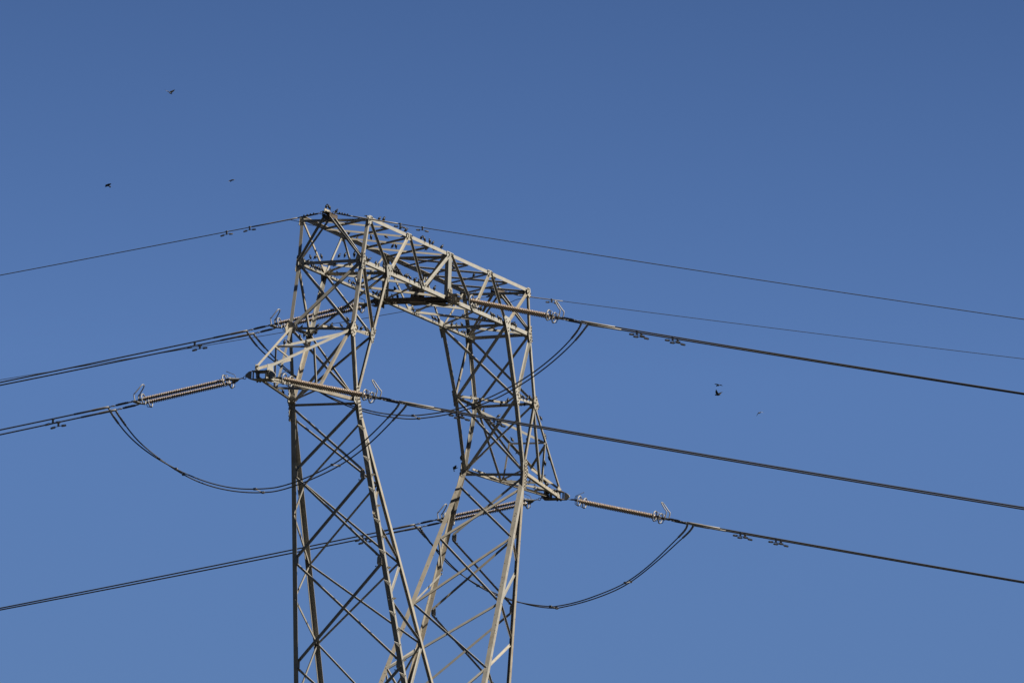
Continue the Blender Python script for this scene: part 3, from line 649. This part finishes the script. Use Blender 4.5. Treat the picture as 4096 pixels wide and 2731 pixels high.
for ph, two in JUMP.items():
    for q, pts in enumerate(two):
        xx = PX[ph]+(-1 if q == 0 else 1)*TW*1.06
        P3 = [at_x(x, y, xx) for x, y in pts]
        # pin the ends to the tension clamps
        P3[0] = COND[(ph, -1, q)][2]+Y*.02-Z*.02; P3[-1] = COND[(ph, 1, q)][2]-Y*.02-Z*.02
        C_ = cat_rom(P3, 6)
        for _ in range(40): C_ = [C_[0]]+[(C_[i-1]+2*C_[i]+C_[i+1])/4 for i in range(1, len(C_)-1)]+[C_[-1]]
        JCURVE[(ph, q)] = C_
        r = empty('jumper_cable', C_[len(C_)//2], '%s of the two cables in the loop %s' % ('nearer' if q == 0 else 'farther', JN[ph]), 'jumper cable', 'jumper loops')
        m = MB(); m.tube(C_[12:-12], .026, 8); m.build('cable', CABLE, r, C_[len(C_)//2])
        for nm, seg in (('left', C_[:20]), ('right', C_[-20:][::-1])):
            cum = 0; keep = [seg[0]]
            for i in range(1, len(seg)):
                cum += np.linalg.norm(seg[i]-seg[i-1]); keep.append(seg[i])
                if cum > .75: break
            k = len(keep)
            m = MB(); m.tube(keep, [.034 if i < k*.55 else .042 for i in range(k)], 8)
            for i in range(1, max(2, int(k*.6)), 2):
                m.box(keep[i], (X, Y, Z), (.048, .03, .03))
            m.build('terminal_lug', CLAMP, r, keep[0])
# spacers tying the two cables of a loop
SP = [('L', (702, 1878), 'left'), ('L', (1018, 1965), 'lowest'), ('L', (1332, 1871), 'right'), ('C', (1651, 1669), 'lowest'), ('C', (1795, 1640), 'right'), ('R', (2200, 2432), 'lowest'), ('R', (2503, 2340), 'right'), ('R', (1908, 2344), 'left')]
for ph, (px, py), w in SP:
    def near(C_): return min(C_, key=lambda p: np.linalg.norm(project(p)-np.array([px, py])))
    a_ = near(JCURVE[(ph, 0)]); b_ = min(JCURVE[(ph, 1)], key=lambda p: np.linalg.norm(np.asarray(p)-a_-X*.0))
    m = MB(); m.tube([a_, b_], .018, 8)
    for p in (a_, b_):
        m.box(p, (X, Y, Z), (.035, .055, .045))
    o = m.build('cable_spacer', CLAMP, None, (a_+b_)/2)
    tag(o, 'small grey spacer at the %s of the cable loop %s' % ({'left': 'left part', 'right': 'right part', 'lowest': 'lowest point'}[w], JN[ph]), 'spacer', 'jumper spacers')

# earth wires
EW = {('L', -1): ((1290, 851), (1190, 872), (0, 1101), 'left peak'), ('L', 1): ((1330, 851), (1412, 866), (4096, 1277), 'left peak'),
      ('R', -1): ((1985, 1178), (1945, 1188), (0, 1519), 'right peak'), ('R', 1): ((2020, 1168), (2078, 1182), (4096, 1435), 'right peak')}
EWC = {}
for (S, sg), (a0, a1, ed, nm) in EW.items():
    xx = N('P'+S+'c')[0]; A = at_x(*a0, xx); B = at_x(*a1, xx); E_ = at_x(*ed, xx)
    dirn = 'left' if sg < 0 else 'right'
    r = empty('earth_wire', A, 'thin dark earth wire running %s from the %s' % (dirn, nm), 'wire', 'earth wires')
    c2 = 2.6e-4; dy = E_[1]-B[1]; k1 = (E_[2]-B[2])/dy-c2*dy
    fz = lambda y, B=B, k1=k1, c2=c2: B[2]+k1*(y-B[1])+c2*(y-B[1])**2
    EWC[(S, sg)] = (xx, fz)
    ys = [B[1]-sg*t for t in list(np.linspace(0, 30, 40))+list(np.linspace(34, 260, 40))]
    rad = .017 if S == 'L' else .0125
    m = MB(); m.tube([(xx, y, fz(y)) for y in ys], rad, 6); m.build('wire', EARTH, r, A)
    m = MB(); d = unit(B-A); L = np.linalg.norm(B-A)
    m.ring(A+d*.05, X, .05, .014, 12); m.ring(A+d*.14, Z, .05, .013, 12); m.bar(A+d*.2, A+d*(L*.9), .07, .05); m.tube([A+d*.18, B], .022, 6)
    for k in range(4): m.box(A+d*(L*(.35+.13*k))+Z*.04, (X, Y, Z), (.025, .025, .03))
    m.build('dead_end_fitting', IRON, r, A)
    if S == 'L' or sg > 0:
        m = MB(); m.tube([(xx, y, fz(y)) for y in [B[1]-sg*t for t in (0, .3, 1.2, 1.9)]], rad*1.7, 8); m.build('armour_sleeve', CLAMP, r, B)
        m = MB(); yb = B[1]-sg*(.35 if S == 'L' else .5)
        end = N('P'+S+'c')+np.array([0, -.1*sg, -.32])
        m.tube(cat_rom([(xx, yb, fz(yb)), B-Z*.16+Y*sg*.1, lerp(B, end, .6)-Z*.22, end], 6), .012, 6); m.build('bonding_lead', CABLE, r, B)

# vibration dampers: (line, conductor, pixel of the clamp)
def damper(P, yd, scale, label):
    """clamp on the wire at P; yd = unit direction along the wire"""
    r = empty('vibration_damper', P, label, 'damper', 'vibration dampers')
    s = scale; dn = -Z
    m = MB(); m.box(P+dn*.06*s, (yd, X, Z), (.035*s, .03*s, .085*s)); m.box(P+Z*.02*s, (yd, X, Z), (.05*s, .035*s, .03*s)); m.build('clamp', ALU, r, P)
    c = P+dn*.13*s
    m = MB(); m.tube([c-yd*.24*s, c, c+yd*.24*s], .012*s, 6); m.build('messenger_rod', IRON, r, c)
    for q in (-1, 1):
        w0 = c+yd*q*.13*s-Z*.01; w1 = c+yd*q*.33*s-Z*.025
        m = MB(); m.tube([w0, lerp(w0, w1, .12), lerp(w0, w1, .85), w1], [.03*s, .045*s, .04*s, .03*s], 10); m.build('weight', ALU, r, (w0+w1)/2)
DP = [('L', -1, 0, 212, 1678), ('L', -1, 1, 234, 1692), ('L', 1, 0, 1827, 1645), ('L', 1, 1, 1848, 1668), ('L', 1, 0, 1977, 1671), ('L', 1, 1, 1991, 1690),
      ('C', -1, 0, 779, 1370), ('C', -1, 1, 800, 1377), ('C', 1, 0, 2548, 1326), ('C', 1, 1, 2565, 1334), ('C', 1, 0, 2691, 1350), ('C', 1, 1, 2711, 1357),
      ('R', -1, 0, 1450, 2146), ('R', -1, 1, 1464, 2150), ('R', 1, 0, 2962, 2130), ('R', 1, 1, 2980, 2138), ('R', 1, 0, 3104, 2155), ('R', 1, 1, 3124, 2162)]
cnt = {}
tot = {}
for d_ in DP: tot[d_[:3]] = tot.get(d_[:3], 0)+1
for ph, sg, q, px, py in DP:
    xx, fz, c = COND[(ph, sg, q)]; y = at_x(px, py, xx)[1]
    k = cnt.get((ph, sg, q), 0)+1; cnt[(ph, sg, q)] = k
    yd = unit(np.array([0, 1., (fz(y+.5)-fz(y-.5))]))
    pos = '' if tot[(ph, sg, q)] == 1 else (' closer in' if k == 1 else ' farther out')
    damper(np.array([xx, y, fz(y)-.03]), yd, 1.0, 'dumbbell damper%s on the %s cable %s' % (pos, 'nearer' if q == 0 else 'farther', WHERE[(ph, sg)]))
for S, sg, px, py, lb in [('L', -1, 907, 928, 'second out on the left earth wire of the left peak'), ('L', -1, 999, 908, 'nearest the tower on the left earth wire of the left peak'), ('L', 1, 1601, 897, 'nearest the tower on the right earth wire of the left peak'), ('L', 1, 1690, 911, 'second out on the right earth wire of the left peak'), ('R', 1, 2207, 1201, 'on the right earth wire of the right peak')]:
    xx, fz = EWC[(S, sg)]; y = at_x(px, py, xx)[1]
    yd = unit(np.array([0, 1., (fz(y+.5)-fz(y-.5))]))
    damper(np.array([xx, y, fz(y)]), yd, .8, 'small dumbbell damper '+lb)

# ------------------------------------------------------------------ birds
def loft(m, secs, n=10):
    """secs: (centre, half width vector, half height vector)"""
    vs = []; k = len(secs)
    for c, a, b in secs:
        for i in range(n):
            w = 2*math.pi*i/n; vs.append(np.asarray(c)+np.asarray(a)*math.cos(w)+np.asarray(b)*math.sin(w))
    fs = []
    for j in range(k-1):
        for i in range(n): fs.append((j*n+i, j*n+(i+1) % n, (j+1)*n+(i+1) % n, (j+1)*n+i))
    fs += [tuple(range(n-1, -1, -1)), tuple((k-1)*n+i for i in range(n))]
    m.add(vs, fs, True)
def bird_mesh(name, lean, turn, puff=1.0):
    """perched starling facing +x, feet at the origin; lean = body angle from the horizontal"""
    m = MB(); ca, sa = math.cos(lean), math.sin(lean)
    ax = np.array([ca, 0, sa]); up = np.array([-sa, 0, ca]); o = np.array([-.005, 0, .068])
    S = []
    for t, w, h in ((-.115, .010, .004), (-.085, .014, .006), (-.055, .022, .016), (-.02, .041*puff, .039*puff), (.015, .046*puff, .046*puff), (.045, .039, .040), (.062, .025, .027)):
        S.append((o+ax*t, np.array([0, w, 0]), up*h))
    hd = o+ax*.075; tx = np.array([math.cos(turn), math.sin(turn), 0]); ty = np.array([-math.sin(turn), math.cos(turn), 0])
    hz = np.array([0, 0, 1.])
    S += [(hd+hz*.012, ty*.021, hz*.02+tx*-.006), (hd+tx*.014+hz*.022, ty*.019, hz*.018-tx*.008), (hd+tx*.028+hz*.022, ty*.010, hz*.010), (hd+tx*.044+hz*.020, ty*.004, hz*.004), (hd+tx*.062+hz*.018, ty*.001, hz*.001)]
    loft(m, S, 10)
    for s in (-1, 1):
        m.tube([np.array([.0, s*.014, .045]), np.array([-.004, s*.015, .02]), np.array([.0, s*.015, 0.0])], .0035, 5)
        for a_ in (-.3, .3): m.tube([np.array([0, s*.015, .002]), np.array([.022, s*.015+.02*a_, .001])], .002, 4)
        loft(m, [(o+ax*.05+np.array([0, s*.030, .004]), np.array([0, .006, 0]), up*.018), (o+np.array([0, s*.036*puff, .002]), np.array([0, .006, 0]), up*.026), (o-ax*.06+np.array([0, s*.022, 0.004]), np.array([0, .005, 0]), up*.013), (o-ax*.095+np.array([0, s*.008, 0.004]), np.array([0, .003, 0]), up*.004)], 8)
    me = bpy.data.meshes.new(name); me.from_pydata(m.v, [], m.f); me.materials.append(BIRD); me.polygons.foreach_set('use_smooth', m.sm); me.update()
    return me
BM = [bird_mesh('perched_bird', math.radians(62), 0), bird_mesh('perched_bird', math.radians(50), .7, 1.05), bird_mesh('perched_bird', math.radians(72), -.6), bird_mesh('perched_bird', math.radians(38), .2, .95)]
z1 = lambda L: zoom((1000, 780), 2.904, L); z2 = lambda L: zoom((1500, 850), 2.904, L); z3 = lambda L: zoom((1000, 1250), 2.904, L); z4 = lambda L: zoom((1650, 1100), 2.904, L); z5 = lambda L: zoom((1650, 1550), 2.904, L)
FEET = z1([(885, 163), (920, 175), (1000, 205), (1500, 302), (1553, 308), (1145, 470), (1245, 530), (1405, 520), (1580, 505), (1750, 405), (1810, 435), (700, 738), (757, 738), (828, 733), (1033, 722), (1102, 715), (1210, 708), (640, 800), (664, 802), (685, 828), (722, 848), (745, 858), (768, 868), (792, 876), (818, 885), (980, 830), (950, 905), (930, 915), (985, 945), (1013, 945), (1122, 940), (1150, 835), (1217, 940), (1298, 930), (1410, 925), (1460, 925), (1510, 925), (1356, 778), (1380, 782), (1460, 828), (1495, 838), (1552, 862), (1640, 862), (1675, 905), (1702, 918), (1726, 925), (1800, 962), (1825, 970), (1860, 985), (1912, 1008), (1970, 1030), (1155, 1025), (1187, 1045), (1212, 1052), (1435, 1155), (1470, 1170), (1500, 1180), (1655, 615), (1695, 618), (1652, 1200), (1713, 1208), (1685, 1115), (540, 1560), (597, 1560), (780, 1545), (945, 1540), (1062, 1540), (1140, 1465), (1215, 1545), (1245, 1555), (1293, 1575)]) \
 + z3([(563, 248), (580, 298), (628, 280), (690, 250), (765, 255), (970, 205), (400, 373), (450, 368), (1353, 222), (1378, 230), (385, 945), (655, 362)]) \
 + z2([(105, 103), (540, 315), (575, 335), (636, 360), (670, 380), (775, 425), (598, 440), (682, 445), (458, 815), (515, 828), (535, 828), (690, 910), (225, 700), (250, 712), (275, 718), (620, 980), (662, 975), (530, 985), (558, 985), (910, 655), (725, 735), (1147, 750), (1422, 865), (1385, 790), (1725, 962), (445, 1145), (492, 1170), (515, 1175), (675, 1245), (710, 1260), (742, 1275), (1018, 1225), (1205, 1145), (1230, 1148), (1355, 1210), (1382, 1218), (1432, 1245), (1460, 1258), (1565, 1305), (1590, 1318), (1614, 1328), (1634, 1338), (1276, 1258), (942, 1332), (1010, 1335), (1375, 1372), (1405, 1312), (1594, 1400), (955, 1390), (1005, 1418), (1040, 1420), (1080, 1412), (1692, 1385), (890, 1325)]) \
 + z4([(590, 1445), (676, 1448), (740, 1465), (635, 1525), (1235, 1418), (1257, 1432), (1292, 1448), (1330, 1462), (1368, 1452), (1402, 1490), (1440, 1520), (1240, 1537), (1303, 1532), (1082, 1495), (1106, 1482), (1027, 1528)]) \
 + z5([(825, 297), (995, 358), (1495, 382), (1530, 572), (1540, 612), (1158, 630), (1330, 625), (1212, 775), (1575, 842), (1400, 925), (1540, 905), (560, 845), (655, 950), (900, 1065), (925, 1068), (957, 1078), (1030, 1102), (1055, 1095), (1080, 1092), (1358, 1120), (1480, 1082), (1505, 1078), (1530, 1068), (1415, 1178), (1442, 1186), (1155, 1125), (1550, 1150), (1580, 1198), (1625, 1218), (1652, 1220)])
placed = []
for px, py in FEET:
    best = None; q = np.array([px, py])
    for mm in MEM:
        if mm['desc'].startswith('body') or mm['desc'].startswith('crotch'): continue
        a_, b_ = project(mm['P']), project(mm['Q']); ab_ = b_-a_; t = np.clip(np.dot(q-a_, ab_)/np.dot(ab_, ab_), .02, .98)
        dv = q-(a_+ab_*t); dist = np.linalg.norm(dv-np.array([0, -mm['half']*100*.9]))
        depth = np.dot(lerp(mm['P'], mm['Q'], t)-CAMPOS, RC[2])-CD
        steep = abs(unit(mm['Q']-mm['P'])[2])
        sc = dist+depth*.15+steep*12
        if best is None or sc < best[0]: best = (sc, mm, t)
    sc, mm, t = best
    P = lerp(mm['P'], mm['Q'], t); P3 = at_depth(px, py, P)
    P3 = P3*.75+(P+Z*mm['half']*1.0)*.25
    placed.append((mm['desc'], px, P3))
bym = {}
for d_, px, P3 in placed: bym.setdefault(d_, []).append((px, P3))
ORD = ['', 'second', 'third', 'fourth', 'fifth', 'sixth', 'seventh', 'eighth', 'ninth', 'tenth', 'eleventh', 'twelfth', 'thirteenth', 'fourteenth', 'fifteenth', 'sixteenth', 'seventeenth', 'eighteenth', 'nineteenth', 'twentieth']
# facing: camera right/left in plan
right = unit(np.array([RC[0][0], RC[0][1], 0])); yaw_r = math.atan2(right[1], right[0])
TENS = ['', '', 'twenty', 'thirty', 'forty']
while len(ORD) < 45:
    k_ = len(ORD)+1; ORD.append(TENS[k_//10]+('-'+(['first']+ORD[1:9])[k_ % 10-1] if k_ % 10 else ''))
for d_, L in bym.items():
    L.sort(key=lambda v: v[0])
    for k, (px, P3) in enumerate(L):
        o = bpy.data.objects.new('perched_bird', random.choice(BM)); col.objects.link(o)
        o.location = (P3[0], P3[1], P3[2]+H)
        o.rotation_euler = (0, 0, yaw_r+random.choice([0, 0, math.pi, math.pi/2, -math.pi/2, math.pi])+random.uniform(-.6, .6))
        s_ = random.uniform(1.06, 1.26); o.scale = (s_, s_, s_)
        if len(L) == 1: lb = 'lone dark starling perched on the '+d_
        elif k == 0: lb = 'leftmost dark starling perched on the '+d_
        elif k == len(L)-1: lb = 'rightmost dark starling perched on the '+d_
        else: lb = 'dark starling %s from the left on the %s' % (ORD[k], d_)
        tag(o, lb, 'bird', 'starlings perched on the tower')

# flying birds, drawn from joints given in the picture and a depth tilt towards or away from the viewer
def flying(o, s, X0, body, wings, label, width=.032, extra=None):
    """body: list of (px, py, depth offset, half width, half height); wings: list of root->tip joints (px,py,depth,chord)"""
    c0 = at_x(*zoom(o, s, [body[len(body)//2][:2]])[0], X0); m = MB()
    def pt(px, py, dz): return at_depth(*zoom(o, s, [(px, py)])[0], c0)+RC[2]*dz
    S = []
    pts = [pt(b[0], b[1], b[2]) for b in body]
    for i, b in enumerate(body):
        T = unit(pts[min(i+1, len(pts)-1)]-pts[max(i-1, 0)]); a_ = unit(np.cross(T, RC[2])); c_ = np.cross(T, a_)
        S.append((pts[i], a_*b[3], c_*b[4]))
    loft(m, S, 10)
    for w in wings:
        J = [pt(j[0], j[1], j[2]) for j in w]; bd = unit(pts[0]-pts[-1])
        vs = []; k = len(J)
        for i in range(k):
            T = unit(J[min(i+1, k-1)]-J[max(i-1, 0)]); cdir = bd-T*np.dot(bd, T)*.6; cdir = unit(cdir); nn = unit(np.cross(T, cdir)); ch = w[i][3]*.9; th = .006*(1-i/k)+.0025
            vs += [J[i]+cdir*ch*.4, J[i]+cdir*ch*.1+nn*th, J[i]-cdir*ch*.6, J[i]+cdir*ch*.1-nn*th]
        fs = []
        for i in range(k-1):
            for e in range(4): fs.append((i*4+e, i*4+(e+1) % 4, (i+1)*4+(e+1) % 4, (i+1)*4+e))
        fs += [(3, 2, 1, 0), ((k-1)*4, (k-1)*4+1, (k-1)*4+2, (k-1)*4+3)]
        m.add(vs, fs, False)
    ob = m.build('flying_bird', BIRD, None, c0); tag(ob, label, 'bird', 'starlings in flight'); return ob
Z20 = 19.6
flying((620, 330), Z20, -8, [(1085, 735, .0, .004, .004), (1120, 775, .0, .018, .018), (1170, 825, .01, .030, .028), (1225, 860, .02, .026, .022), (1275, 890, .03, .018, .010), (1335, 910, .045, .020, .004)],
       [[(1130, 770, 0, .07), (1080, 735, 0, .07), (960, 690, -.03, .06), (860, 645, -.04, .05), (780, 585, -.05, .015)], [(1200, 790, 0, .09), (1280, 730, 0, .10), (1400, 670, .02, .075), (1480, 620, .03, .045), (1550, 565, .04, .01)]], 'starling gliding with both wings raised, highest in the sky at upper left')
flying((372, 702), Z20, -8, [(960, 695, 0, .003, .003), (1030, 720, 0, .014, .014), (1100, 755, 0, .028, .026), (1190, 795, 0, .03, .026), (1260, 840, 0, .018, .012), (1310, 870, 0, .026, .005), (1385, 915, 0, .042, .003)],
       [[(1150, 750, 0, .10), (1230, 710, -.03, .11), (1330, 675, -.05, .07), (1425, 640, -.06, .015)], [(1090, 770, 0, .10), (1030, 815, .03, .09), (980, 855, .04, .06), (930, 890, .05, .015)]], 'starling banking with a fanned tail, far left beside the sky edge')
flying((865, 683), Z20, -8, [(1470, 720, 0, .003, .003), (1400, 728, 0, .012, .012), (1320, 735, 0, .024, .022), (1220, 745, 0, .028, .026), (1140, 765, .0, .022, .02), (1060, 790, .0, .018, .006), (1010, 815, 0, .018, .003)],
       [[(1250, 735, 0, .07), (1150, 740, -.08, .07), (1050, 790, -.14, .05), (960, 865, -.2, .015)], [(1260, 745, 0, .06), (1200, 790, .08, .05), (1130, 850, .12, .035), (1105, 890, .15, .02)]], 'starling with wings swept down, flying above the left earth wire')
flying((2815, 1510), Z20, 4, [(1270, 570, 0, .004, .004), (1230, 575, 0, .018, .018), (1170, 595, 0, .03, .028), (1100, 620, 0, .024, .02), (1040, 640, 0, .014, .008), (970, 658, 0, .022, .003)],
       [[(1130, 560, 0, .07), (1060, 525, -.03, .08), (960, 505, -.05, .05), (835, 475, -.08, .012)], [(1230, 570, 0, .06), (1310, 570, .03, .065), (1400, 605, .05, .04), (1495, 645, .08, .012)]], 'starling with flat spread wings, upper of the close pair right of the tower')
flying((2815, 1510), Z20, 4, [(1330, 1280, 0, .004, .004), (1280, 1310, 0, .018, .018), (1190, 1345, 0, .03, .028), (1090, 1365, 0, .028, .024), (990, 1355, 0, .02, .010), (880, 1340, 0, .026, .003)],
       [[(1130, 1320, 0, .10), (1060, 1220, -.04, .12), (1000, 1080, -.06, .09), (968, 920, -.08, .015)], [(1200, 1310, 0, .09), (1270, 1240, .04, .10), (1370, 1170, .06, .075), (1485, 1115, .08, .015)]], 'starling with wings raised, lower of the close pair right of the tower')
flying((2975, 1610), Z20, 4, [(1130, 790, -.05, .006, .006), (1170, 790, -.03, .02, .02), (1215, 795, 0, .03, .032), (1260, 790, .03, .024, .02), (1310, 765, .06, .018, .006), (1350, 745, .1, .018, .003)],
       [[(1200, 765, 0, .07), (1120, 830, -.03, .06), (1060, 930, -.05, .045), (1000, 1045, -.06, .015)], [(1230, 760, 0, .06), (1320, 735, .04, .05), (1430, 745, .06, .035), (1560, 770, .08, .012)]], 'starling seen head on with drooped wings, farthest right in the sky')
flying((1760, 1830), Z20, 8, [(1045, 690, 0, .004, .004), (1045, 730, 0, .018, .018), (1060, 810, 0, .028, .026), (1080, 890, 0, .026, .022), (1095, 970, 0, .016, .008), (1120, 1085, 0, .022, .003)],
       [[(1070, 830, 0, .09), (1150, 740, -.04, .12), (1220, 670, -.06, .10), (1285, 600, -.08, .04)], [(1090, 860, 0, .07), (1200, 825, .04, .07), (1310, 790, .08, .04), (1430, 765, .1, .012)]], 'starling braking with raised wings beside the inner leg of the right column')

for o in list(bpy.data.objects):
    if '_o' in o: del o['_o']
